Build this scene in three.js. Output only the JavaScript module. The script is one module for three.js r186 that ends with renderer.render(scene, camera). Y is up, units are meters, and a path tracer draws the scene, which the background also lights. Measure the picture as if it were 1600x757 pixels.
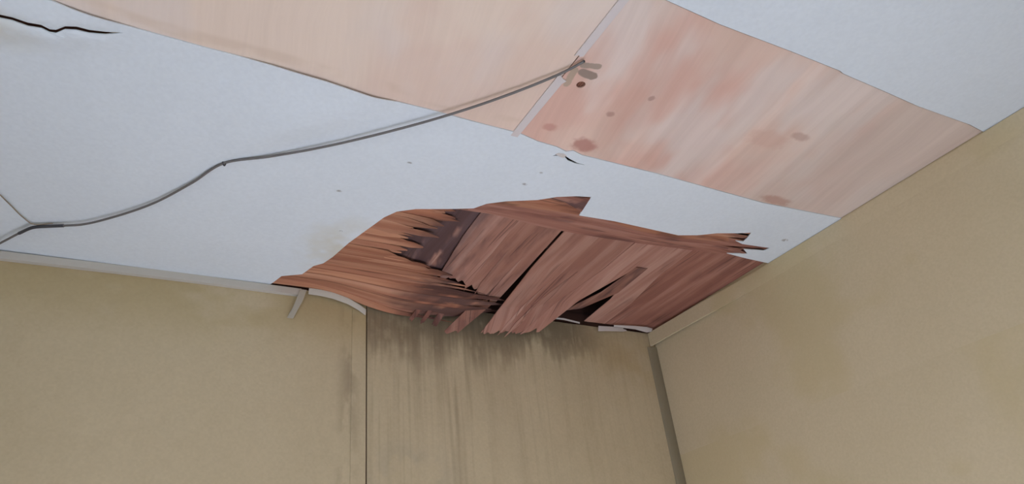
import * as THREE from 'three';
import { RectAreaLightUniformsLib } from 'three/addons/lights/RectAreaLightUniformsLib.js';
import { TessellateModifier } from 'three/addons/modifiers/TessellateModifier.js';
import { mergeGeometries, mergeVertices, toCreasedNormals } from 'three/addons/utils/BufferGeometryUtils.js';
import { RoundedBoxGeometry } from 'three/addons/geometries/RoundedBoxGeometry.js';

// ---------------------------------------------------------------- camera, light, exposure
// The room corner (right wall x = 0, back wall z = 0) is the origin; the ceiling hangs at y = 2.6.
const scene = new THREE.Scene();
const camera = new THREE.PerspectiveCamera(38.5976, 1600 / 757, 0.05, 60);
camera.position.set(-2.2771, 1.352, 2.4506);
camera.rotation.set(0.5184, -0.5547, -0.1173, 'YXZ');
scene.add(camera);

const renderer = new THREE.WebGLRenderer({ antialias: true });
renderer.toneMapping = THREE.LinearToneMapping;
renderer.toneMappingExposure = 0.9;
renderer.shadowMap.enabled = true;

scene.background = new THREE.Color().setRGB(0.62, 0.78, 1.0);      // plain hazy daylight outside

// daylight through the window in the wall behind the photographer
RectAreaLightUniformsLib.init();
const daylight = new THREE.RectAreaLight(new THREE.Color().setRGB(0.90, 0.95, 1.0), 2.4, 1.5, 1.3);
daylight.position.set(-1.9, 1.5, 4.17);
daylight.lookAt(-1.9, 1.5, 0);
scene.add(daylight);
// added fill through an unseen left doorway, to brighten the right wall
const addedFillLeft = new THREE.RectAreaLight(new THREE.Color().setRGB(0.95, 0.96, 1.0), 3.0, 0.8, 1.95);
addedFillLeft.position.set(-4.17, 1.0, 2.4);
addedFillLeft.lookAt(0, 1.0, 2.4);
scene.add(addedFillLeft);

// sun through the same window, falling on the pale floor
const sun = new THREE.DirectionalLight(new THREE.Color().setRGB(0.98, 0.97, 1.0), 40);
sun.position.set(-3.2, 6.0, 13.4);
sun.target.position.set(-1.3, 0, 1.5);
sun.castShadow = true;
sun.shadow.mapSize.set(2048, 2048);
sun.shadow.camera.left = -5; sun.shadow.camera.right = 5; sun.shadow.camera.top = 5; sun.shadow.camera.bottom = -5;
sun.shadow.camera.near = 0.5; sun.shadow.camera.far = 24;
scene.add(sun, sun.target);

// ---------------------------------------------------------------- helpers
let seed = 20417;
function rnd() { seed = (seed * 1664525 + 1013904223) >>> 0; return seed / 4294967296; }
const rr = (a, b) => a + (b - a) * rnd();
const clamp = (v, a = 0, b = 1) => Math.min(b, Math.max(a, v));
const smooth = (a, b, v) => { const t = clamp((v - a) / (b - a)); return t * t * (3 - 2 * t); };
const lerp = (a, b, t) => a + (b - a) * t;
const PERM = new Float32Array(65536);
for (let i = 0; i < 65536; i++) PERM[i] = rnd();
function vnoise(x, y) {
  const xi = Math.floor(x), yi = Math.floor(y), xf = x - xi, yf = y - yi;
  const u = xf * xf * (3 - 2 * xf), v = yf * yf * (3 - 2 * yf);
  const h = (a, b) => PERM[((a * 73 + b * 1553 + ((a * b) & 31) * 0) & 65535)];
  return lerp(lerp(h(xi, yi), h(xi + 1, yi), u), lerp(h(xi, yi + 1), h(xi + 1, yi + 1), u), v);
}
function fbm(x, y, o = 4) {
  let s = 0, a = 0.5, n = 0;
  for (let i = 0; i < o; i++) { s += a * vnoise(x + i * 17.3, y + i * 9.1); n += a; a *= 0.5; x *= 2.03; y *= 2.03; }
  return s / n;
}
// a texture computed per texel; fn(u, v) returns sRGB 0..255 triples, v up
function texture(w, h, fn, colour = true) {
  const d = new Uint8Array(w * h * 4);
  for (let j = 0; j < h; j++) for (let i = 0; i < w; i++) {
    const c = fn((i + 0.5) / w, (j + 0.5) / h), k = (j * w + i) * 4;
    d[k] = clamp(c[0], 0, 255); d[k + 1] = clamp(c[1], 0, 255); d[k + 2] = clamp(c[2], 0, 255); d[k + 3] = 255;
  }
  const t = new THREE.DataTexture(d, w, h);
  if (colour) t.colorSpace = THREE.SRGBColorSpace;
  t.wrapS = t.wrapT = THREE.RepeatWrapping;
  t.magFilter = THREE.LinearFilter; t.minFilter = THREE.LinearMipmapLinearFilter; t.generateMipmaps = true;
  t.needsUpdate = true;
  return t;
}
const mix3 = (a, b, t) => [lerp(a[0], b[0], t), lerp(a[1], b[1], t), lerp(a[2], b[2], t)];
const taken = {};
function numbered(n) { const k = taken[n] = (taken[n] ?? -1) + 1; return k ? n + '_' + String(k).padStart(3, '0') : n; }
function mesh(name, geo, mat, parent) {
  const m = new THREE.Mesh(geo, mat);
  m.name = parent && parent !== scene ? name : numbered(name);
  m.castShadow = m.receiveShadow = true;
  (parent ?? scene).add(m);
  return m;
}
function thing(name, label, category, group) {
  const g = new THREE.Group(); g.name = numbered(name); scene.add(g);
  g.userData = { label, category }; if (group) g.userData.group = group;
  return g;
}
function structure(name, label) {
  const g = new THREE.Group(); g.name = name; scene.add(g);
  g.userData = { kind: 'structure', label, category: name.split('_')[0] };
  return g;
}
function box(x0, x1, y0, y1, z0, z1, r = 0) {
  const g = r ? new RoundedBoxGeometry(x1 - x0, y1 - y0, z1 - z0, 2, r) : new THREE.BoxGeometry(x1 - x0, y1 - y0, z1 - z0);
  g.translate((x0 + x1) / 2, (y0 + y1) / 2, (z0 + z1) / 2);
  return g;
}
// uv from world position: u = p[a] * su + ou, v = p[b] * sv + ov
function planarUV(g, a, b, su, sv, ou = 0, ov = 0) {
  const p = g.attributes.position, uv = new Float32Array(p.count * 2);
  for (let i = 0; i < p.count; i++) { uv[2 * i] = p.getComponent(i, a) * su + ou; uv[2 * i + 1] = p.getComponent(i, b) * sv + ov; }
  g.setAttribute('uv', new THREE.BufferAttribute(uv, 2));
  return g;
}
function along(line, t) {                                   // point on a polyline of equal steps; runs on past its ends
  const n = line.length - 1, i = Math.min(n - 1, Math.max(0, Math.floor(t * n))), f = t * n - i;
  return line[i].map((v, k) => lerp(v, line[i + 1][k], f));
}
function table(line, key, val, q) {                         // piecewise linear look-up
  if (q <= line[0][key]) return line[0][val];
  for (let i = 1; i < line.length; i++) if (q <= line[i][key]) return lerp(line[i - 1][val], line[i][val], (q - line[i - 1][key]) / (line[i][key] - line[i - 1][key] || 1));
  return line[line.length - 1][val];
}
// a thin closed sheet between two edge lines; p = (across, along); jag(across) stretches its far end, tint(across, along) gives vertex colours
function sheet(L, R, { rows = 24, cols = 10, thick = 0.0025, jag = null, jag0 = null, bend = null, uvA = 2, tint = null, du = 0, dv = 0 } = {}) {
  const pos = [], col = [], uv = [], idx = [], N = (rows + 1) * (cols + 1);
  for (const side of [0, 1]) for (let r = 0; r <= rows; r++) for (let c = 0; c <= cols; c++) {
    const a = c / cols, s = r / rows, e0 = jag0 ? jag0(a) : 0, e1 = 1 + (jag ? jag(a) : 0), t = lerp(e0, e1, s);
    const l = along(L, t), q = along(R, t), P = l.map((v, k) => lerp(v, q[k], a));
    if (bend) P[1] += bend(a, s, P);
    pos.push(P[0], P[1] + side * thick, P[2]);
    const al = uvA === 2 ? P[2] : P[0], ac = uvA === 2 ? P[0] : P[2];
    uv.push(al / 2.0 + du, ac / 0.6 + dv);
    if (tint) col.push(...tint(a, s, P));
  }
  const W = cols + 1, q = (a, b, c, d) => idx.push(a, b, c, a, c, d);
  for (let r = 0; r < rows; r++) for (let c = 0; c < cols; c++) {
    const i = r * W + c;
    q(i, i + 1, i + W + 1, i + W); q(N + i, N + i + W, N + i + W + 1, N + i + 1);
  }
  for (let r = 0; r < rows; r++) { const i = r * W, j = i + cols; q(i, i + W, N + i + W, N + i); q(j + W, j, N + j, N + j + W); }
  for (let c = 0; c < cols; c++) { const i = c, j = rows * W + c; q(i + 1, i, N + i, N + i + 1); q(j, j + 1, N + j + 1, N + j); }
  const g = new THREE.BufferGeometry();
  g.setAttribute('position', new THREE.Float32BufferAttribute(pos, 3));
  g.setAttribute('uv', new THREE.Float32BufferAttribute(uv, 2));
  if (tint) g.setAttribute('color', new THREE.Float32BufferAttribute(col, 3));
  g.setIndex(idx);
  return toCreasedNormals(g, 0.7);
}
// flat board cut to an outline in (x, z), underside at y0, optionally displaced by dy(x, z)
function board(outline, y0, thick, { holes = [], edge = 0, dy = null } = {}) {
  const s = new THREE.Shape(outline.map(([x, z]) => new THREE.Vector2(x, -z)));
  for (const h of holes) s.holes.push(new THREE.Path(h.map(([x, z]) => new THREE.Vector2(x, -z))));
  let g = new THREE.ExtrudeGeometry(s, { depth: thick, bevelEnabled: false, curveSegments: 8 });
  g.rotateX(-Math.PI / 2); g.translate(0, y0, 0);
  if (edge) g = new TessellateModifier(edge, 14).modify(g);
  if (dy) { const p = g.attributes.position; for (let i = 0; i < p.count; i++) p.setY(i, p.getY(i) + dy(p.getX(i), p.getZ(i))); }
  g.deleteAttribute('normal'); g.deleteAttribute('uv');
  return toCreasedNormals(mergeVertices(g, 1e-5), 0.6);
}
const segDist = (x, z, a, b) => {
  const dx = b[0] - a[0], dz = b[1] - a[1], t = clamp(((x - a[0]) * dx + (z - a[1]) * dz) / (dx * dx + dz * dz));
  return Math.hypot(x - a[0] - dx * t, z - a[1] - dz * t);
};
const lineDist = (x, z, l) => { let d = 9; for (let i = 1; i < l.length; i++) d = Math.min(d, segDist(x, z, l[i - 1], l[i])); return d; };

// ---------------------------------------------------------------- measured outlines (metres, x and z on the ceiling)
const TORN = [[-1.847, 0.038], [-1.831, 0.092], [-1.765, 0.128], [-1.742, 0.203], [-1.715, 0.232], [-1.696, 0.289], [-1.672, 0.402], [-1.639, 0.512], [-1.613, 0.598], [-1.586, 0.645], [-1.533, 0.68], [-1.434, 0.715], [-1.355, 0.747], [-1.327, 0.786], [-1.273, 0.821], [-1.176, 0.864], [-1.124, 0.902], [-1.064, 0.928], [-1.012, 0.942], [-1.005, 0.9], [-0.987, 0.829], [-0.842, 0.839], [-0.697, 0.838], [-0.543, 0.837], [-0.469, 0.862], [-0.405, 0.899], [-0.33, 0.924], [-0.273, 0.948], [-0.256, 0.908], [-0.251, 0.885], [-0.288, 0.879], [-0.24, 0.868], [-0.1, 0.881], [-0.107, 0.857], [-0.203, 0.838], [-0.157, 0.813], [-0.246, 0.788], [-0.135, 0.781], [0, 0.779]];
const WHITE_EDGE = [[-2.75, 1.168], [-2.537, 1.171], [-2.463, 1.161], [-2.373, 1.156], [-2.24, 1.154], [-2.085, 1.157], [-1.96, 1.154], [-1.838, 1.142], [-1.69, 1.146], [-1.507, 1.145], [-1.399, 1.147], [-1.333, 1.134], [-1.266, 1.132], [-1.227, 1.123], [-1.208, 1.134], [-1.17, 1.125], [-0.873, 1.13], [-0.394, 1.123], [0, 1.15]];
const FAR_EDGE = [[-1.318, 1.702], [-1.142, 1.697], [-0.9, 1.703], [-0.705, 1.705], [-0.685, 1.701], [-0.5, 1.699], [-0.341, 1.696], [-0.086, 1.705], [0, 1.7]];
const CRACK_LO = [[-2.72, 1.088], [-2.631, 1.087], [-2.609, 1.089], [-2.581, 1.084], [-2.557, 1.088], [-2.542, 1.082], [-2.53, 1.084], [-2.521, 1.094], [-2.513, 1.103], [-2.492, 1.11], [-2.468, 1.11], [-2.437, 1.117], [-2.402, 1.134]];
const CRACK_HI = CRACK_LO.slice(0, -1).reverse().map(([x, z], i) => [x, z + 0.0065 + 0.0012 * ((i * 7) % 3)]);
const CREASE = [[-2.13, 0.723], [-2.028, 0.822], [-1.943, 0.909], [-1.845, 1.0], [-1.765, 1.13]];
const FAN_LEFT = [[-1.858, -0.001], [-1.816, 0.125], [-1.763, 0.194], [-1.703, 0.313], [-1.654, 0.522], [-1.611, 0.654], [-1.543, 0.706], [-1.406, 0.755]];
const FAN_RIGHT = [[-1.16, 0.0], [-1.02, 0.05], [-0.884, 0.088], [-0.972, 0.167], [-1.12, 0.228], [-1.263, 0.298], [-1.398, 0.372], [-1.375, 0.469], [-1.415, 0.518], [-1.393, 0.58], [-1.435, 0.61], [-1.392, 0.647], [-1.332, 0.724], [-1.308, 0.773]];

// ---------------------------------------------------------------- materials
const std = (o) => new THREE.MeshStandardMaterial({ roughness: 0.8, metalness: 0, ...o });
const grainBump = texture(512, 512, (u, v) => { const n = 255 * (0.5 * fbm(u * 90, v * 90, 2) + 0.5 * fbm(u * 14, v * 14, 3)); return [n, n, n]; }, false);
function rep(t, a, b) { const c = t.clone(); c.repeat.set(a, b); c.needsUpdate = true; return c; }

// white ceiling paint, 1024 texels for 2.75 x 1.2 m
const whiteMap = texture(1024, 512, (u, v) => {
  const x = u * 2.75 - 2.75, z = v * 1.2;
  let c = [216, 223, 229];
  const n = fbm(x * 3 + 4, z * 3, 4) - 0.5, f = fbm(x * 120, z * 120, 2) - 0.5;
  c = c.map((k) => k + n * 7 + f * 7);
  // old damp stain beside the torn edge and at the cracked end
  let st = clamp(1 - Math.hypot((x + 1.70) / 0.16, (z - 0.36) / 0.24)) * smooth(0.3, 0.62, fbm(x * 9, z * 9, 4));
  st = Math.max(st * 1.3, 0.75 * clamp(1 - Math.hypot((x + 2.66) / 0.13, (z - 1.05) / 0.09)) * smooth(0.3, 0.5, fbm(x * 11, z * 11, 3)));
  c = mix3(c, [206, 205, 196], clamp(st));
  // flecks of dirt
  for (const [sx, sz, r] of [[-1.262, 0.93, 0.007], [-1.645, 0.912, 0.006], [-1.794, 0.703, 0.007], [-1.245, 1.003, 0.005], [-0.09, 0.95, 0.012], [-1.72, 0.47, 0.005]]) {
    const d = Math.hypot((x - sx) * 0.6, z - sz) / r;
    if (d < 1) c = mix3(c, [140, 138, 136], 0.75 * smooth(1, 0.4, d) * smooth(0.25, 0.5, fbm(x * 160, z * 160, 2)));
  }
  return c;
});
const M = {};
M.white = std({ map: whiteMap, roughness: 0.62, bumpMap: rep(grainBump, 3, 1.4), bumpScale: 0.0006 });
// uncoated plywood sheets, grain along z
function plyTexture(x0, w, pale) {
  return texture(1024, 512, (u, v) => {
    const x = x0 + u * w, z = 1.1 + v * 0.65;
    const wob = 0.09 * (fbm(x * 4, z * 2.2, 3) - 0.5) + 0.16 * (z - 1.4);
    const band = fbm((x + wob) * 11, z * 1.0, 3), streak = fbm((x + wob) * 60, z * 2.4, 3), pore = fbm((x + wob) * 240, z * 12, 2);
    const pink = smooth(0.40, 0.66, fbm(x * 3.1 + 8, z * 3.4 + 3, 4)), milk = smooth(0.46, 0.70, fbm((x + wob) * 5 + 31, z * 2.4 + 7, 4));
    let c = pale ? [228, 207, 190] : [218, 188, 172];
    c = mix3(c, pale ? [222, 194, 178] : [212, 168, 152], pink * (pale ? 0.7 : 0.75));
    c = mix3(c, [222, 208, 200], milk * (pale ? 0.55 : 0.75));
    if (!pale) c = mix3(c, [206, 190, 178], 0.75 * smooth(-0.75, -0.25, x + 0.5 * (fbm(x * 4, z * 4 + 20, 3) - 0.5)));
    const k = (band - 0.5) * (pale ? 8 : 26) + (streak - 0.5) * (pale ? 4 : 10) + (pore - 0.5) * 4;
    c = [c[0] + k, c[1] + k * 1.05, c[2] + k * 1.05];
    if (!pale) {
      const spot = (sx, sz, rx, rz, col, a) => { const d = Math.hypot((x - sx) / rx, (z - sz) / rz) + 0.5 * (fbm(x * 60, z * 60, 3) - 0.5); c = mix3(c, col, a * smooth(1, 0.45, d)); };
      spot(-1.197, 1.314, 0.018, 0.014, [165, 125, 112], 0.6); spot(-1.128, 1.41, 0.012, 0.014, [160, 125, 112], 0.6);
      spot(-0.572, 1.449, 0.05, 0.022, [176, 138, 122], 0.5); spot(-1.19, 1.165, 0.055, 0.04, [172, 116, 104], 0.7);
      spot(-0.353, 1.15, 0.09, 0.03, [168, 124, 108], 0.55); spot(-0.66, 1.40, 0.10, 0.05, [200, 156, 138], 0.3); spot(-1.33, 1.20, 0.03, 0.02, [185, 125, 110], 0.5);
      // grey scars where a fitting was pulled off
      const scar = (a, b, r, col, t) => { const d = segDist(x, z, a, b) + 0.005 * (fbm(x * 90, z * 90, 3) - 0.5); c = mix3(c, col, t * smooth(r, r * 0.72, d)); };
      scar([-1.378, 1.446], [-1.340, 1.456], 0.0115, [160, 142, 128], 0.9);
      scar([-1.366, 1.423], [-1.332, 1.421], 0.0145, [147, 128, 116], 0.95);
      scar([-1.389, 1.42], [-1.381, 1.37], 0.012, [176, 156, 136], 0.85);
    } else {
      const d = Math.abs(z - 1.175 - 0.02 * fbm(x * 6, 3, 2)) / 0.025;
      c = mix3(c, [205, 180, 158], 0.35 * smooth(1, 0.3, d) * smooth(0.45, 0.65, fbm(x * 7 + 3, z * 9, 4)));
    }
    return c;
  });
}
M.plyPale = std({ map: plyTexture(-2.8, 1.4, true), roughness: 0.75 });
M.plyPink = std({ map: plyTexture(-1.45, 1.45, false), roughness: 0.75 });

// beige wall paint: one texel field for the whole back wall (4.2 x 2.6 m), mould runs where the water came down
const wallBack = texture(2048, 1536, (u, v) => {
  const x = u * 4.2 - 4.2, y = v * 2.6;
  let c = [192, 175, 143];
  const f = fbm(x * 130, y * 130, 2) - 0.5, n = fbm(x * 2.2, y * 2.2, 4) - 0.5, fine = fbm(x * 34, y * 30, 3) - 0.5;
  c = [c[0] + f * 9 + n * 12 + fine * 5, c[1] + f * 9 + n * 12 + fine * 5, c[2] + f * 8 + n * 13 + fine * 5];
  const right = x > -1.476;
  if (y > 1.2) {
    const len = 0.08 + 0.75 * Math.pow(fbm(x * 9 + 2, 5, 3), 2.2) * 2.2, top = 2.6 - y;
    if (right) {
      const run = fbm(x * 26, y * 1.1, 4), thin = fbm(x * 75, y * 2.0, 3);
      let a = smooth(0.46, 0.70, run) * 0.6 + smooth(0.52, 0.74, thin) * 0.45;
      a *= 0.30 * smooth(len + 0.5, 0, top * 0.75) * (0.45 + 0.8 * smooth(-0.45, -1.3, x));
      c = mix3(c, [118, 102, 80], clamp(a));
      // mould under the break, with shadow of the gap painted into the colour
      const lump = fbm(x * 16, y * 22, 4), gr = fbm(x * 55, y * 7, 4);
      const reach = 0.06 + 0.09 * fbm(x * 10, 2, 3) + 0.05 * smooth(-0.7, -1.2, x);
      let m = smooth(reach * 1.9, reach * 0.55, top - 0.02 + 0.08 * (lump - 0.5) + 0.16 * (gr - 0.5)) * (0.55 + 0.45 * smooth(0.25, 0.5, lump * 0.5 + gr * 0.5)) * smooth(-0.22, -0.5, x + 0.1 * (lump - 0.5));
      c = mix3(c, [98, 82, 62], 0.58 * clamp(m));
      // yellow water mark towards the corner
      const yel = smooth(0.35, 0.62, fbm(x * 5 + 11, y * 4, 4)) * clamp(1 - Math.hypot((x + 0.2) / 0.35, (y - 2.42) / 0.25));
      c = mix3(c, [168, 144, 100], 0.5 * yel);
      const low = clamp(1 - Math.hypot((x + 1.3) / 0.22, (y - 1.9) / 0.16)) * smooth(0.38, 0.6, fbm(x * 12, y * 9, 4));
      c = mix3(c, [146, 138, 124], 0.45 * low);
    } else {
      const e = Math.abs(x + 1.545) / 0.05, sp = fbm(x * 22, y * 9, 4);
      c = mix3(c, [128, 112, 90], 0.42 * clamp(1 - e) * smooth(0.40, 0.66, sp));
      const old = smooth(0.42, 0.62, fbm(x * 3 + 5, y * 5, 4)) * smooth(0.30, 0.05, top) * 0.5;
      c = mix3(c, [166, 146, 100], old);
    }
  }
  return c;
});
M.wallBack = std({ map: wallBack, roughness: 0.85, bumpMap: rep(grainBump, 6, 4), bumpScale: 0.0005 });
const wallPlain = texture(1024, 1024, (u, v) => {
  const f = fbm(u * 330, v * 330, 2) - 0.5, n = fbm(u * 5, v * 5, 4) - 0.5, y = smooth(0.5, 0.7, fbm(u * 7 + 9, v * 7, 4));
  const c = [199 + f * 9 + n * 10, 183 + f * 9 + n * 10, 151 + f * 9 + n * 11];
  return mix3(c, [184, 166, 120], 0.35 * y);
});
M.wall = std({ map: wallPlain, roughness: 0.85, bumpMap: rep(grainBump, 3, 3), bumpScale: 0.0005 });
M.beigeTrim = std({ map: rep(wallPlain, 1, 1), roughness: 0.75 });
const woodTone = (base, dark, light, strength) => texture(1024, 512, (u, v) => {
  u *= 1.67;
  const w = 0.02 * (fbm(u * 5, v * 6, 3) - 0.5);
  const a = fbm(u * 3, (v + w) * 22, 4), b = fbm(u * 6, (v + w) * 120, 3), p = fbm(u * 60, v * 420, 2), cr = fbm(u * 4 + 40, (v + w) * 90, 3);
  let c = mix3(base, light, smooth(0.5, 0.72, a)); c = mix3(c, dark, smooth(0.52, 0.30, a) * 0.6);
  const k = ((b - 0.5) * 13 + (p - 0.5) * 5) * strength;
  c = [c[0] + k, c[1] + k * 0.85, c[2] + k * 0.8];
  return mix3(c, dark.map((q) => q * 0.6), 0.55 * smooth(0.70, 0.80, cr));
});
const orangeMap = woodTone([178, 124, 97], [158, 100, 75], [190, 140, 112], 1);
const boardMap = woodTone([168, 122, 106], [152, 104, 88], [178, 136, 120], 0.8);
const redMap = woodTone([150, 100, 84], [128, 80, 66], [164, 116, 100], 0.9);
const woodOf = (map, col = 0xffffff) => std({ map, color: col, vertexColors: true, roughness: 0.82, bumpMap: map, bumpScale: 0.0006 });
M.orange = [0xffffff, 0xf2ece6, 0xfff6ee, 0xe6dcd6].map((c) => woodOf(orangeMap, c));
M.board = [0xffffff, 0xf0eae6, 0xe8e0dc].map((c) => woodOf(boardMap, c));
M.red = woodOf(redMap);
M.timber = std({ map: boardMap, color: 0xc8b4a4, roughness: 0.9 });
M.trimWhite = std({ color: 0xc2bcb1, roughness: 0.6, bumpMap: grainBump, bumpScale: 0.0006 });
M.trimGrey = std({ color: 0xaea696, roughness: 0.7, bumpMap: grainBump, bumpScale: 0.0006 });
M.trimPink = std({ color: 0xd2c8c6, roughness: 0.6, bumpMap: grainBump, bumpScale: 0.0006 });
M.cornerBead = std({ color: 0x857a62, roughness: 0.8, bumpMap: grainBump, bumpScale: 0.001 });
M.paper = std({ color: 0xcac1bb, roughness: 0.7, bumpMap: grainBump, bumpScale: 0.001 });
M.cable = std({ color: 0x6c6866, roughness: 0.55 });
M.tape = std({ color: 0x3d3d42, roughness: 0.45 });
M.wire = std({ color: 0x8a7a66, roughness: 0.5 });
M.nail = std({ color: 0x4a4440, roughness: 0.4, metalness: 0.8 });
M.floor = std({ map: texture(512, 512, (u, v) => { const n = fbm(u * 30, v * 30, 4) * 20; return [182 + n, 188 + n, 202 + n]; }), roughness: 0.5 });
M.roof = std({ map: boardMap, color: 0x6a5a50, roughness: 0.95 });
M.frame = std({ color: 0xe6e4de, roughness: 0.5 });
M.glass = new THREE.MeshPhysicalMaterial({ color: 0xffffff, transmission: 1, thickness: 0, roughness: 0, ior: 1.5 });

// ---------------------------------------------------------------- room shell
const H = 2.6, X0 = -4.2, Z1 = 4.2, VOID = 3.0;
{
  const f = structure('floor', 'pale floor of the room');
  mesh('floor_slab', planarUV(box(X0 - 0.12, 0.12, -0.1, 0, -0.12, Z1 + 0.12), 0, 2, 1, 1), M.floor, f);
  const r = structure('roof', 'dark timber deck above the ceiling void');
  mesh('roof_deck', planarUV(box(X0 - 0.12, 0.12, VOID, VOID + 0.1, -0.12, Z1 + 0.12), 0, 2, 0.8, 1.6), M.roof, r);
}
{
  const w = structure('wall_back', 'beige back wall with mould runs and painted gap shadow under the broken ceiling');
  const uv = (g) => planarUV(g, 0, 1, 1 / 4.2, 1 / 2.6, 1, 0);
  mesh('wall_core', uv(box(X0 - 0.12, 0.12, 0, VOID, -0.12, -0.008)), M.roof, w);
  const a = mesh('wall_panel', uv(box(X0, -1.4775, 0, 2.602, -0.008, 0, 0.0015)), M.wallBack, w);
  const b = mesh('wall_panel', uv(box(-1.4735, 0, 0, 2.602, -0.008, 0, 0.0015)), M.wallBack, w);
  a.userData.label = 'clean beige wall panel left of the joint'; b.userData.label = 'mould-streaked wall panel right of the joint';
  mesh('joint_strip', uv(box(-1.535, -1.479, 0, 2.545, 0.0, 0.0035, 0.0015)), M.wallBack, w);
}
{
  const w = structure('wall_right', 'plain beige right-hand wall');
  mesh('wall_sheet', planarUV(box(0, 0.12, 0, VOID, -0.008, Z1 + 0.12), 2, 1, 0.5, 0.5), M.wall, w);
  const l = structure('wall_left', 'plain beige wall out of view on the left');
  mesh('wall_sheet', planarUV(mergeGeometries([box(X0 - 0.12, X0, 0, VOID, -0.008, 1.95), box(X0 - 0.12, X0, 0, VOID, 2.85, Z1 + 0.12), box(X0 - 0.12, X0, 2.05, VOID, 1.95, 2.85)]), 2, 1, 0.5, 0.5), M.wall, l);
  const d1 = structure('door_added_1', 'white frame of an added, unseen doorway on the left');  // unseen doorway, added as an opening for the left fill light
  mesh('added_door_frame', mergeGeometries([box(X0 - 0.12, X0 + 0.01, 0, 2.05, 1.95, 1.99), box(X0 - 0.12, X0 + 0.01, 0, 2.05, 2.81, 2.85), box(X0 - 0.12, X0 + 0.01, 2.01, 2.05, 1.99, 2.81)]), M.frame, d1);
  const f = structure('wall_front', 'beige wall with the window behind the photographer');
  const wx0 = -2.7, wx1 = -1.1, wy0 = 0.8, wy1 = 2.2;
  mesh('wall_sheet', planarUV(mergeGeometries([box(X0, wx0, 0, VOID, Z1, Z1 + 0.12), box(wx1, 0, 0, VOID, Z1, Z1 + 0.12), box(wx0, wx1, 0, wy0, Z1, Z1 + 0.12), box(wx0, wx1, wy1, VOID, Z1, Z1 + 0.12)]), 0, 1, 0.5, 0.5), M.wall, f);
  const n = structure('window_1', 'white framed window behind the photographer');
  mesh('window_frame', mergeGeometries([box(wx0, wx0 + 0.05, wy0, wy1, Z1 + 0.03, Z1 + 0.09), box(wx1 - 0.05, wx1, wy0, wy1, Z1 + 0.03, Z1 + 0.09), box(wx0, wx1, wy0, wy0 + 0.05, Z1 + 0.03, Z1 + 0.09), box(wx0, wx1, wy1 - 0.05, wy1, Z1 + 0.03, Z1 + 0.09), box(-1.925, -1.875, wy0, wy1, Z1 + 0.03, Z1 + 0.09)]), M.frame, n);
  mesh('pane', box(wx0 + 0.05, -1.925, wy0 + 0.05, wy1 - 0.05, Z1 + 0.058, Z1 + 0.062), M.glass, n);
  mesh('pane', box(-1.875, wx1 - 0.05, wy0 + 0.05, wy1 - 0.05, Z1 + 0.058, Z1 + 0.062), M.glass, n);
}

// ---------------------------------------------------------------- ceiling
const ceiling = structure('ceiling', 'panelled ceiling of white and bare plywood sheets with a torn hole');
// the loosened white sheet: bowed between its nails, pulled down along the cable and buckled at the crack
function whiteSag(x, z) {
  let y = -0.010 * Math.sin(clamp((z - 0.05) / 1.08) * Math.PI) * smooth(-0.1, -0.5, x) * smooth(-2.75, -2.3, x) * smooth(0.25, 0.6, lineDist(x, z, TORN) + 0.2);
  const zc = table(CREASE, 0, 1, x), side = z - zc;
  if (x > -2.2 && x < -1.70) {                              // belly beyond the crease, towards the bare sheets
    const on = smooth(-2.2, -2.0, x) * smooth(-1.70, -1.80, x);
    y -= 0.014 * on * smooth(-0.02, 0.12, side) * (0.45 + 0.55 * smooth(0.03, 0.22, 1.17 - z));
  }
  const cl = table(CRACK_LO, 0, 1, x), d = z - cl - 0.003;
  const on = smooth(-2.36, -2.50, x);
  y -= 0.014 * on * (Math.exp(-((d / 0.055) ** 2)) - (d > 0 ? 0.95 * Math.exp(-d / 0.018) : 0.72 * Math.exp(d / 0.009)));
  const f2 = Math.abs(z - lerp(0.979, 1.065, clamp((x + 2.638) / 0.092)));
  if (x < -2.54) y += 0.004 * Math.exp(-f2 / 0.015) * smooth(-2.53, -2.58, x);
  return y;
}
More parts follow.
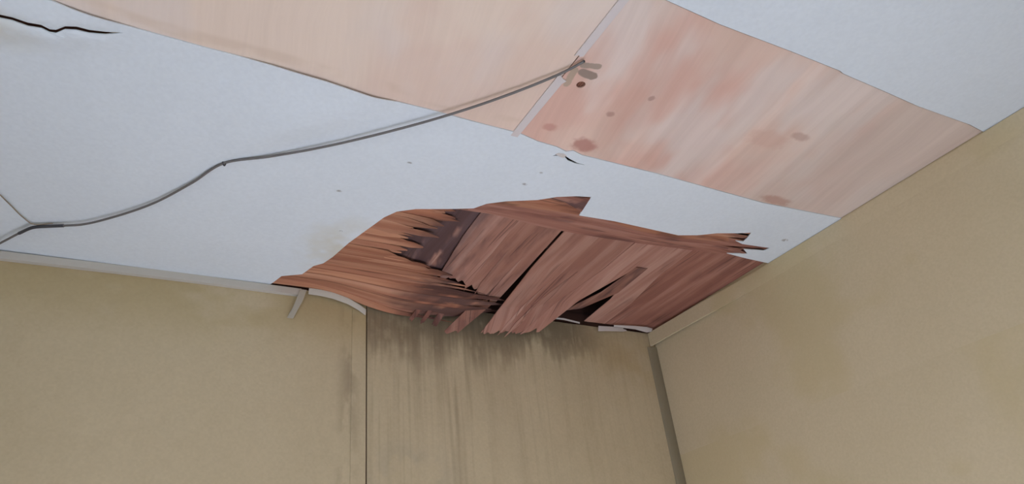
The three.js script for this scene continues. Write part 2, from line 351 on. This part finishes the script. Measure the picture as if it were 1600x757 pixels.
{
  const chip = [[-1.256, 1.090], [-1.246, 1.104], [-1.222, 1.106], [-1.196, 1.096], [-1.165, 1.088], [-1.132, 1.087], [-1.168, 1.083], [-1.200, 1.088], [-1.214, 1.097], [-1.236, 1.099]];
  const out = [[-2.75, 0.0], [-1.86, 0.0], ...TORN, ...[...WHITE_EDGE].reverse()];
  const p = mesh('ceiling_panel', planarUV(board(out, H, 0.003, { edge: 0.02, dy: whiteSag, holes: [[...CRACK_LO, ...CRACK_HI], chip] }), 0, 2, 1 / 2.75, 1 / 1.2, 1, 0), M.white, ceiling);
  p.userData.label = 'white painted sheet with the torn hole';
  const flake = sheet([[-1.252, 2.5985, 1.101], [-1.235, 2.5945, 1.100], [-1.22, 2.597, 1.097]], [[-1.246, 2.599, 1.109], [-1.231, 2.5985, 1.113], [-1.215, 2.5995, 1.107]], { rows: 10, cols: 4, thick: 0.0008, uvA: 0 });
  mesh('paint_flake', flake, M.paper, p);
  const wuv = (g) => planarUV(g, 0, 2, 1 / 2.75, 1 / 1.2, 1, 0);
  mesh('ceiling_panel', wuv(box(X0, -2.752, H, H + 0.003, 0, 1.168)), M.white, ceiling);
  const plyL = mesh('ceiling_panel', planarUV(board([[-2.75, 1.12], [-1.4085, 1.12], [-1.4085, 1.698], [-2.75, 1.698]], H + 0.0035, 0.004), 0, 2, 1 / 1.4, 1 / 0.65, 2.0, -1.1 / 0.65), M.plyPale, ceiling);
  plyL.userData.label = 'pale bare plywood sheet left of the joint cover';
  const hole = []; for (let i = 0; i < 20; i++) { const a = i / 20 * Math.PI * 2; hole.push([-1.344 + Math.cos(a) * 0.0125, 1.382 + Math.sin(a) * 0.0125]); }
  const plyR = mesh('ceiling_panel', planarUV(board([[-1.4055, 1.1], [0, 1.1], ...[...FAR_EDGE].reverse().map(([x, z]) => [x, z - 0.003]), [-1.4055, 1.698]], H + 0.0035, 0.004, { holes: [hole] }), 0, 2, 1 / 1.45, 1 / 0.65, 1, -1.1 / 0.65), M.plyPink, ceiling);
  plyR.userData.label = 'pinkish bare plywood sheet right of the joint cover, with a round hole';
  mesh('ceiling_panel', wuv(box(X0, -2.752, H + 0.0035, H + 0.0075, 1.168, 1.698)), M.plyPale, ceiling);
  const far = mesh('ceiling_panel', wuv(board([[-2.75, 1.702], ...FAR_EDGE, [0, 2.9], [-2.75, 2.9]], H, 0.003)), M.white, ceiling);
  far.userData.label = 'white painted sheet beyond the bare plywood';
  mesh('ceiling_panel', wuv(box(X0, -2.752, H, H + 0.003, 1.702, 2.9)), M.white, ceiling);
  mesh('ceiling_panel', wuv(box(-2.75, 0, H, H + 0.003, 2.902, Z1)), M.white, ceiling);
  mesh('ceiling_panel', wuv(box(X0, -2.752, H, H + 0.003, 2.902, Z1)), M.white, ceiling);
  // timber the sheets are nailed to
  for (const [a, b, c, d] of [[-1.45, -1.32, 0.95, Z1], [-2.79, -2.71, 0, Z1]]) mesh('joist', planarUV(box(a, b, H + 0.0095, H + 0.09, c, d), 2, 0, 0.8, 1.6), M.timber, ceiling);
  mesh('joist', planarUV(box(-2.705, -1.46, H + 0.016, H + 0.09, 1.04, 1.16), 0, 2, 0.8, 1.6), M.timber, ceiling);
  for (const [a, b] of [[1.66, 1.74], [2.86, 2.94]]) mesh('joist', planarUV(box(X0, 0, H + 0.0905, H + 0.17, a, b), 0, 2, 0.8, 1.6), M.timber, ceiling);
  // the joint cover between the bare sheets, broken where the cable leaves
  const cover = (pts, w) => {
    const s = new THREE.Shape(pts.map(([x, z]) => new THREE.Vector2(x, -z)));
    const g = new THREE.ExtrudeGeometry(s, { depth: 0.0025, bevelEnabled: true, bevelThickness: 0.0006, bevelSize: 0.0006, bevelSegments: 1 });
    g.rotateX(-Math.PI / 2); g.translate(0, H + 0.0003, 0); return g;
  };
  mesh('joint_cover', cover([[-1.420, 2.9], [-1.398, 2.9], [-1.398, 1.474], [-1.405, 1.469], [-1.412, 1.474], [-1.420, 1.468]]), M.trimPink, ceiling);
  mesh('joint_cover', cover([[-1.421, 1.398], [-1.412, 1.392], [-1.404, 1.385], [-1.390, 1.381], [-1.396, 1.368], [-1.399, 1.13], [-1.421, 1.13]]), M.trimPink, ceiling);
}

// ---------------------------------------------------------------- torn plywood in the hole
const grey = (k) => [k, k, k];
const mould = [0.25, 0.25, 0.33];
{
  // cross-ply sheets exposed above the painted face, grain running away from the back wall
  const boards = [
    { L: [[-1.60, 2.6145, 0.70], [-1.56, 2.6145, 0.33], [-1.55, 2.6145, 0.03]], R: [[-1.325, 2.6145, 0.86], [-1.268, 2.6145, 0.263], [-1.255, 2.6145, 0.045]], m: 2, mould: 1.0, cut: [0, 0.5, 1],
      label: 'mould-darkened ply sheet behind the splintered orange fan' },
    { L: [[-1.32, 2.611, 0.86], [-1.306, 2.608, 0.56], [-1.274, 2.601, 0.27]], R: [[-0.996, 2.611, 0.90], [-0.962, 2.607, 0.44], [-0.945, 2.599, 0.10]], m: 0, jag: 0.16, mould: 0.3, cut: [0, 0.45, 1],
      label: 'brown ply sheet left of the long straight crack' },
    { L: [[-0.988, 2.6085, 0.90], [-0.953, 2.602, 0.44], [-0.945, 2.56, 0.141], [-0.998, 2.478, 0.056]], R: [[-0.53, 2.6085, 0.90], [-0.537, 2.602, 0.529], [-0.616, 2.585, 0.26], [-0.706, 2.515, 0.058]], m: 1, jag: 0.07, mould: 0.15, cut: [0, 0.34, 0.7, 1],
      label: 'wide brown ply sheet sagging down onto the back wall' },
    { L: [[-0.545, 2.6135, 0.90], [-0.520, 2.6135, 0.515], [-0.445, 2.6135, 0.266], [-0.425, 2.6135, 0.02]], R: [[-0.002, 2.6135, 0.90], [-0.002, 2.6135, 0.534], [-0.002, 2.6135, 0.223], [-0.002, 2.6135, 0.02]], m: 0, mould: 0.2, cut: [0, 0.28, 1],
      label: 'reddish brown ply sheet against the right wall', red: true },
  ];
  boards.forEach((b, i) => {
    const t = thing('torn_plywood', b.label, 'plywood', 'cross-ply sheets in the ceiling hole');
    const du = i * 0.11, dv = i * 0.17;
    b.cut.slice(1).forEach((a1, k) => {
      const a0 = b.cut[k], g = k ? 0.002 : 0, dy = [0, 0.0008, 0.0003][k % 3];
      const edge = (f) => b.L.map((P, n) => P.map((v, c) => lerp(v, b.R[n][c], f) + (c === 1 ? dy : 0)));
      mesh('veneer', sheet(edge(a0 + g), edge(a1 - (a1 < 1 ? g : 0)), {
        rows: 40, cols: 14, thick: 0.003, uvA: 2, du: du + k * 0.06, dv: dv + k * 0.21,
        jag: b.jag ? (a) => b.jag * (vnoise(a * 5 + i * 5 + k * 3, 3.3) - 0.55) + b.jag * 0.5 * (vnoise(a * 17, 8 + i + k) - 0.5) : null,
        bend: (a, s) => -0.0012 * Math.abs(vnoise(a * 4 + i * 13 + k, s * 2) - 0.5) * 2,
        tint: (a, s, P) => {
          const n = fbm(P[0] * 24, P[2] * 7, 4), f = lerp(a0, a1, a), side = i === 1 ? 0.7 * smooth(0.30, 0.0, f + 0.5 * (n - 0.5)) : 0;
          return mix3(grey(1), mould, Math.max(side, b.mould * smooth(0.5, 0.66, n + (i === 0 ? 0.20 : -0.07))));
        },
      }), b.red ? (k === 1 ? M.red : M.board[(b.m + k) % 3]) : M.board[(b.m + k) % 3], t);
    });
    if (i === 1 || i === 2) {                               // long splinters that lift along the grain
      for (let k = 0; k < (i === 1 ? 2 : 3); k++) {
        const a = i === 1 ? rr(0.1, 0.95) : rr(0.02, 0.95), w = rr(0.012, 0.03), s0 = rr(0.35, 0.6), s1 = rr(0.9, 1.06);
        const l = [], q = [];
        for (let j = 0; j <= 8; j++) {
          const t0 = lerp(s0, s1, j / 8), A = along(b.L, t0), B = along(b.R, t0), P = A.map((v, c) => lerp(v, B[c], a)), ww = w * (j < 3 ? 0.04 + j * 0.3 : j > 6 ? 0.75 - (j - 6) * 0.3 : 1) / 2;
          const drop = 0.0009 + 0.005 * (j / 8) ** 2 * (i === 2 ? 0.6 : 1);
          l.push([P[0] - ww, P[1] - drop, Math.max(0.03, P[2])]); q.push([P[0] + ww, P[1] - drop * 0.8, Math.max(0.03, P[2])]);
        }
        mesh('splinter', sheet(l, q, { rows: 16, cols: 2, thick: 0.0012, du: rnd() * 0.5, dv: rnd(), tint: (aa, s, P) => mix3(grey(1), mould, 0.3 * smooth(0.5, 0.7, fbm(P[0] * 40, P[2] * 9, 3))) }), M.board[k % 3], t);
      }
    }
  });
  // curled flap beside the black gap
  const fl = thing('torn_plywood', 'small curled ply flap above the black gap at the back wall', 'plywood', 'cross-ply sheets in the ceiling hole');
  mesh('veneer', sheet([[-0.530, 2.606, 0.56], [-0.548, 2.600, 0.333], [-0.615, 2.592, 0.136]], [[-0.468, 2.612, 0.56], [-0.451, 2.612, 0.33], [-0.507, 2.622, 0.125]], { rows: 16, cols: 8, thick: 0.002, tint: (a, s, P) => mix3(grey(0.95), mould, 0.6 * smooth(0.42, 0.6, fbm(P[0] * 30, P[2] * 9, 3))), du: 0.4 }), M.board[2], fl);
}
{
  // the splintered fan of orange veneer, grain parallel to the back wall
  const t = thing('splintered_veneer', 'orange splintered veneer fan with ragged ends at the hole\'s left side', 'veneer', 'remains of the orange veneer layer');
  const rows = 36;
  for (let i = 0; i < rows; i++) {
    const z = 0.035 + i / (rows - 1) * 0.735, w = 0.0135 * rr(1.15, 1.45);
    const xl = table(FAN_LEFT, 1, 0, z) - 0.05, low = (q) => 0.075 * Math.exp(-((q / 0.13) ** 2));
    const xr = table(FAN_RIGHT, 1, 0, z) + rr(-0.08, 0.04) - (z > 0.36 && z < 0.62 ? 0.025 : 0), tipW = rr(0.1, 0.5), endDrop = rr(0.002, 0.014) * (z > 0.64 ? 0.12 : z > 0.3 ? 0.8 : 1.2), roll = rr(-0.0012, 0.0012), y0 = H + 0.0052 + (i % 2) * 0.0008;
    const l = [], q = [], n = 24, tip = z < 0.27 ? rr(0.12, 0.38) : rr(0.04, 0.10), bow = rr(-0.006, 0.006);
    for (let j = 0; j <= n; j++) {
      const s = j / n, x = lerp(xl, xr, s), left = (xr - x);
      const k = left < tip ? lerp(tipW * 0.3, 1, left / tip) : 1;
      const y = y0 - endDrop * Math.exp(-left / 0.09), on = smooth(-1.72, -1.32, x) * smooth(-0.8, -1.15, x);
      const zz = z + bow * s * s;
      const zl = Math.max(0.012, zz - w * k), zq = Math.max(0.02, zz + w * k);
      l.push([x, y + roll * s - low(zl) * on, zl]); q.push([x, y - roll * s - low(zq) * on, zq]);
    }
    const ph = rnd() * 40;
    mesh('splinter', sheet(l, q, {
      rows: 44, cols: 2, thick: 0.0016, uvA: 0, du: rnd() * 0.04, dv: rnd(),
      tint: (a, s, P) => {
        const nn = fbm(P[0] * 10 + ph, P[2] * 60, 4), edge = table(FAN_RIGHT, 1, 0, P[2]) - P[0];
        return mix3(grey(1), mould, clamp(0.9 * smooth(0.17, -0.04, edge + 0.22 * (nn - 0.5)) * smooth(0.2, 0.5, nn) + 1.0 * smooth(0.22, 0.45, nn) * smooth(-1.48, -1.22, P[0] + 0.25 * (nn - 0.5)) * smooth(0.30, 0.20, P[2] + 0.1 * (nn - 0.5))));
      },
    }), M.orange[Math.floor(rnd() * 4)], t);
  }
}
{
  // the long strip of the same veneer still clinging along the far edge of the hole
  const t = thing('splintered_veneer', 'long narrow orange veneer strip along the hole\'s far edge', 'veneer', 'remains of the orange veneer layer');
  const UP = [[-1.42, 2.6065, 0.80], [-1.30, 2.6065, 0.87], [-1.13, 2.6065, 0.96], [-0.98, 2.6065, 0.99], [-0.75, 2.6065, 0.90], [-0.57, 2.6065, 0.90], [-0.40, 2.6065, 0.965], [-0.215, 2.6065, 0.995]];
  const LO = [[-1.42, 2.605, 0.715], [-1.27, 2.604, 0.732], [-1.05, 2.602, 0.716], [-0.86, 2.602, 0.721], [-0.65, 2.601, 0.737], [-0.48, 2.602, 0.754], [-0.31, 2.603, 0.768], [-0.18, 2.604, 0.782]];
  const N = 7;
  for (let i = 0; i < N; i++) {
    const l = [], q = [], end = [1.02, 0.985, 1.03, 0.99, 1.0, 0.96, 1.04][i];
    for (let j = 0; j <= 16; j++) {
      const s = j / 16 * end, a = along(LO, s), b = along(UP, s), w = j > 14 ? 0.5 : 1, m = (i + 0.5) / N;
      l.push(a.map((v, c) => lerp(v, b[c], m - 0.54 / N * w))); q.push(a.map((v, c) => lerp(v, b[c], m + 0.54 / N * w)));
      l[j][1] -= (i % 2) * 0.0006; q[j][1] -= (i % 2) * 0.0006;
    }
    mesh('splinter', sheet(l, q, { rows: 40, cols: 3, thick: 0.0014, uvA: 0, du: rnd() * 0.04, dv: rnd(), tint: (a, s, P) => mix3(grey(1), mould, 0.55 * smooth(0.52, 0.7, fbm(P[0] * 7, P[2] * 50 + 9, 4))) }), i < 3 ? M.red : M.orange[i % 4], t);
  }
  // dark lifted tongue at its peak
  mesh('splinter', sheet([[-1.16, 2.6035, 0.885], [-1.08, 2.599, 0.885], [-1.00, 2.592, 0.862]], [[-1.15, 2.604, 0.91], [-1.07, 2.602, 0.925], [-1.012, 2.598, 0.935]], { rows: 14, cols: 5, thick: 0.0014, uvA: 0, tint: (a, s, P) => mix3(grey(0.9), mould, 0.9 * smooth(0.42, 0.62, fbm(P[0] * 20, P[2] * 60, 3) + 0.15 * (P[0] + 1.08) / 0.08)), du: 0.3 }), M.red, t);
  // finger-like ends at the right
  for (const [z, x1, w] of [[0.872, -0.11, 0.010], [0.812, -0.165, 0.008]])
    mesh('splinter', sheet([[-0.33, 2.6045, z - w], [-0.2, 2.6025, z - w], [x1, 2.601, z - w * 0.5]], [[-0.33, 2.6045, z + w], [-0.2, 2.6025, z + w], [x1, 2.601, z + w * 0.5]], { rows: 10, cols: 2, thick: 0.001, uvA: 0, tint: (a, s, P) => mix3(grey(1), mould, 0.5 * smooth(0.35, 0.6, fbm(P[0] * 20, P[2] * 80, 3))) }), M.red, t);
}
// splinters dangling in front of the back wall
const hangLabels = ['broad brown splinter hanging down onto the back wall', 'narrow splinter hanging just left of the broad brown one', 'shortest thin splinter hanging nearest the wall joint', 'thin dark splinter hanging below the orange fan'];
[[[-1.034, 2.600, 0.10], [-0.951, 2.600, 0.10], [-1.102, 2.470, 0.045], [-1.165, 2.468, 0.045]], [[-1.170, 2.585, 0.07], [-1.135, 2.585, 0.07], [-1.195, 2.49, 0.04], [-1.215, 2.495, 0.04]], [[-1.279, 2.56, 0.07], [-1.255, 2.56, 0.07], [-1.30, 2.503, 0.04], [-1.314, 2.509, 0.04]], [[-1.222, 2.57, 0.075], [-1.20, 2.57, 0.075], [-1.255, 2.495, 0.045], [-1.268, 2.50, 0.045]]].forEach(([a, b, c, d], i) => {
  const o = mesh('hanging_splinter', sheet([a, a.map((v, k) => lerp(v, d[k], 0.55)), d], [b, b.map((v, k) => lerp(v, c[k], 0.55)), c], {
    rows: 14, cols: 6, thick: 0.002, jag: (t) => 0.18 * (vnoise(t * 6 + i * 3, 1.5) - 0.5), du: i * 0.23, dv: i * 0.37,
    tint: (t, s, P) => mix3(grey(1), mould, (i ? 0.7 : 0.3) * smooth(0.45, 0.65, fbm(P[0] * 40, P[1] * 20, 3))),
  }), i ? M.red : M.board[1], scene);
  o.userData = { label: hangLabels[i], category: 'splinter', group: 'splinters over the back wall' };
});

// ---------------------------------------------------------------- trims
{
  const a = structure('trim_1', 'whitish cornice strip along the back wall, broken off at the hole');
  const g = new THREE.BoxGeometry(2.46, 0.027, 0.018, 60, 1, 1); g.translate(-1.74 - 1.23, 2.584, 0.0095);
  const p = g.attributes.position; for (let i = 0; i < p.count; i++) p.setY(i, p.getY(i) + 0.002 * Math.sin(p.getX(i) * 5) - 0.006 * smooth(-2.2, -1.74, p.getX(i)) * 0);
  g.computeVertexNormals(); mesh('strip', toCreasedNormals(g, 0.6), M.trimWhite, a);
  const b = structure('trim_2', 'beige batten along the top of the right wall, its sawn end in the corner');
  const bg = new THREE.BoxGeometry(1, 0.068, Z1 - 0.006, 2, 2, 240); bg.translate(-0.5, 2.564, Z1 / 2 + 0.001);
  const bp = bg.attributes.position;
  for (let i = 0; i < bp.count; i++) { const z = bp.getZ(i), k = smooth(0.75, 0.0, z), t = lerp(0.003, 0.008, smooth(1.0, 0.4, z)); const low = bp.getY(i) < 2.54 ? smooth(0.35, 0.8, z) : 0; bp.setX(i, bp.getX(i) * t * (1 - 0.95 * low) - 0.0005 - 0.026 * k); }
  mesh('batten', planarUV(toCreasedNormals(bg, 0.5), 2, 1, 0.5, 0.5), M.beigeTrim, b);
  const c = structure('trim_3', 'dark greyish beige bead in the corner between the two walls');
  const bead = new THREE.CylinderGeometry(0.034, 0.034, 2.525, 10, 1, false, 0, Math.PI * 2); bead.scale(1, 1, 0.35); bead.translate(-0.020, 1.2625, 0.0);
  mesh('bead', bead, M.cornerBead, c);  // one even dark grey-beige over the whole bead
}
// the end of the cornice strip, sprung off and bent down to the wall joint
{
  const t = thing('loose_trim_strip', 'whitish cornice strip end sprung loose, curving down to the wall joint', 'trim strip');
  const up = [[-1.712, 2.598, 0.022], [-1.669, 2.596, 0.024], [-1.619, 2.590, 0.025], [-1.555, 2.574, 0.024], [-1.511, 2.554, 0.020], [-1.484, 2.538, 0.016]];
  mesh('strip', sheet(up.map(([x, y, z]) => [x, y - 0.020, z - 0.006]), up, { rows: 24, cols: 4, thick: 0.004, uvA: 0 }), M.trimWhite, t);
  const d = thing('dangling_strip', 'short pale strip dangling off the cornice onto the wall', 'trim strip');
  mesh('strip', sheet([[-1.748, 2.588, 0.024], [-1.757, 2.545, 0.018], [-1.768, 2.511, 0.012], [-1.784, 2.474, 0.006]], [[-1.722, 2.588, 0.024], [-1.733, 2.545, 0.018], [-1.748, 2.511, 0.012], [-1.762, 2.474, 0.006]], { rows: 14, cols: 3, thick: 0.003, uvA: 0 }), M.trimGrey, d);
}
// torn paint and paper at the head of the back wall
{
  const s = (name, label, L, R, o = {}) => { const m = mesh(name, sheet(L, R, { rows: 18, cols: 4, thick: 0.0012, uvA: 0, ...o }), M.paper, scene); m.userData = { label, category: 'paint scrap', group: 'scraps on the wall head' }; };
  s('paint_scrap', 'stubby white scrap of torn paint on the wall head', [[-0.354, 2.569, 0.022], [-0.30, 2.572, 0.03], [-0.202, 2.580, 0.03]], [[-0.350, 2.594, 0.026], [-0.27, 2.595, 0.034], [-0.195, 2.597, 0.03]], { jag: (a) => 0.2 * (vnoise(a * 5, 2) - 0.5) });
  s('paint_scrap', 'curled white scrap tucked behind the end of the right batten', [[-0.27, 2.594, 0.04], [-0.15, 2.588, 0.052], [-0.08, 2.580, 0.050], [-0.038, 2.594, 0.04]], [[-0.27, 2.600, 0.045], [-0.15, 2.604, 0.055], [-0.08, 2.604, 0.06], [-0.038, 2.604, 0.05]]);
  s('paint_scrap', 'thin pale sliver along the lower rim of the black gap', [[-0.62, 2.600, 0.03], [-0.55, 2.598, 0.035], [-0.46, 2.592, 0.03]], [[-0.62, 2.605, 0.032], [-0.55, 2.605, 0.037], [-0.46, 2.598, 0.032]]);
}

// ---------------------------------------------------------------- cable
{
  const P = [[-1.39, 2.596, 1.463], [-1.421, 2.592, 1.413], [-1.509, 2.588, 1.298], [-1.632, 2.585, 1.16], [-1.766, 2.582, 1.032], [-1.907, 2.583, 0.907], [-2.025, 2.585, 0.816], [-2.131, 2.587, 0.741], [-2.199, 2.583, 0.62], [-2.287, 2.58, 0.481], [-2.383, 2.581, 0.367], [-2.466, 2.583, 0.288], [-2.517, 2.585, 0.259], [-2.558, 2.585, 0.241], [-2.597, 2.584, 0.222], [-2.634, 2.583, 0.175], [-2.678, 2.582, 0.109], [-2.73, 2.57, 0.05], [-2.80, 2.55, 0.03]];
  const v = P.map((p) => new THREE.Vector3(...p));
  const t = thing('electric_cable', 'dark electric cable looped under the ceiling from the joint cover to the left edge', 'cable');
  const crv = new THREE.CatmullRomCurve3(v, false, 'centripetal');
  mesh('sheath', new THREE.TubeGeometry(crv, 260, 0.0036, 10, false), M.cable, t);
  mesh('cable_end', new THREE.SphereGeometry(0.0037, 10, 8).translate(...P[0]), M.tape, t);
  const tape = (a, b, r) => new THREE.TubeGeometry(new THREE.CatmullRomCurve3(v.slice(a, b)), 24, r, 10, false);
  mesh('tape_wrap', tape(12, 16, 0.0052), M.tape, t);
  // nailed clip at the bend
  const clip = new THREE.TorusGeometry(0.0055, 0.0022, 8, 16); clip.rotateY(0.9); clip.translate(-2.131, 2.588, 0.737);
  mesh('clip', clip, M.tape, t);
  const nail = new THREE.CylinderGeometry(0.0016, 0.0016, 0.022, 8); nail.translate(-2.127, 2.592, 0.744);
  mesh('nail', nail, M.nail, t);
  const w = [[-2.547, 2.5915, 0.251], [-2.597, 2.591, 0.23], [-2.623, 2.592, 0.262], [-2.648, 2.593, 0.314], [-2.673, 2.594, 0.366], [-2.72, 2.595, 0.46]].map((p) => new THREE.Vector3(...p));
  const tw = thing('thin_wire', 'thin tan wire branching off the taped cable splice', 'wire');
  mesh('strand', new THREE.TubeGeometry(new THREE.CatmullRomCurve3(w, false, 'centripetal'), 60, 0.0016, 8, false), M.wire, tw);
}

renderer.render(scene, camera);
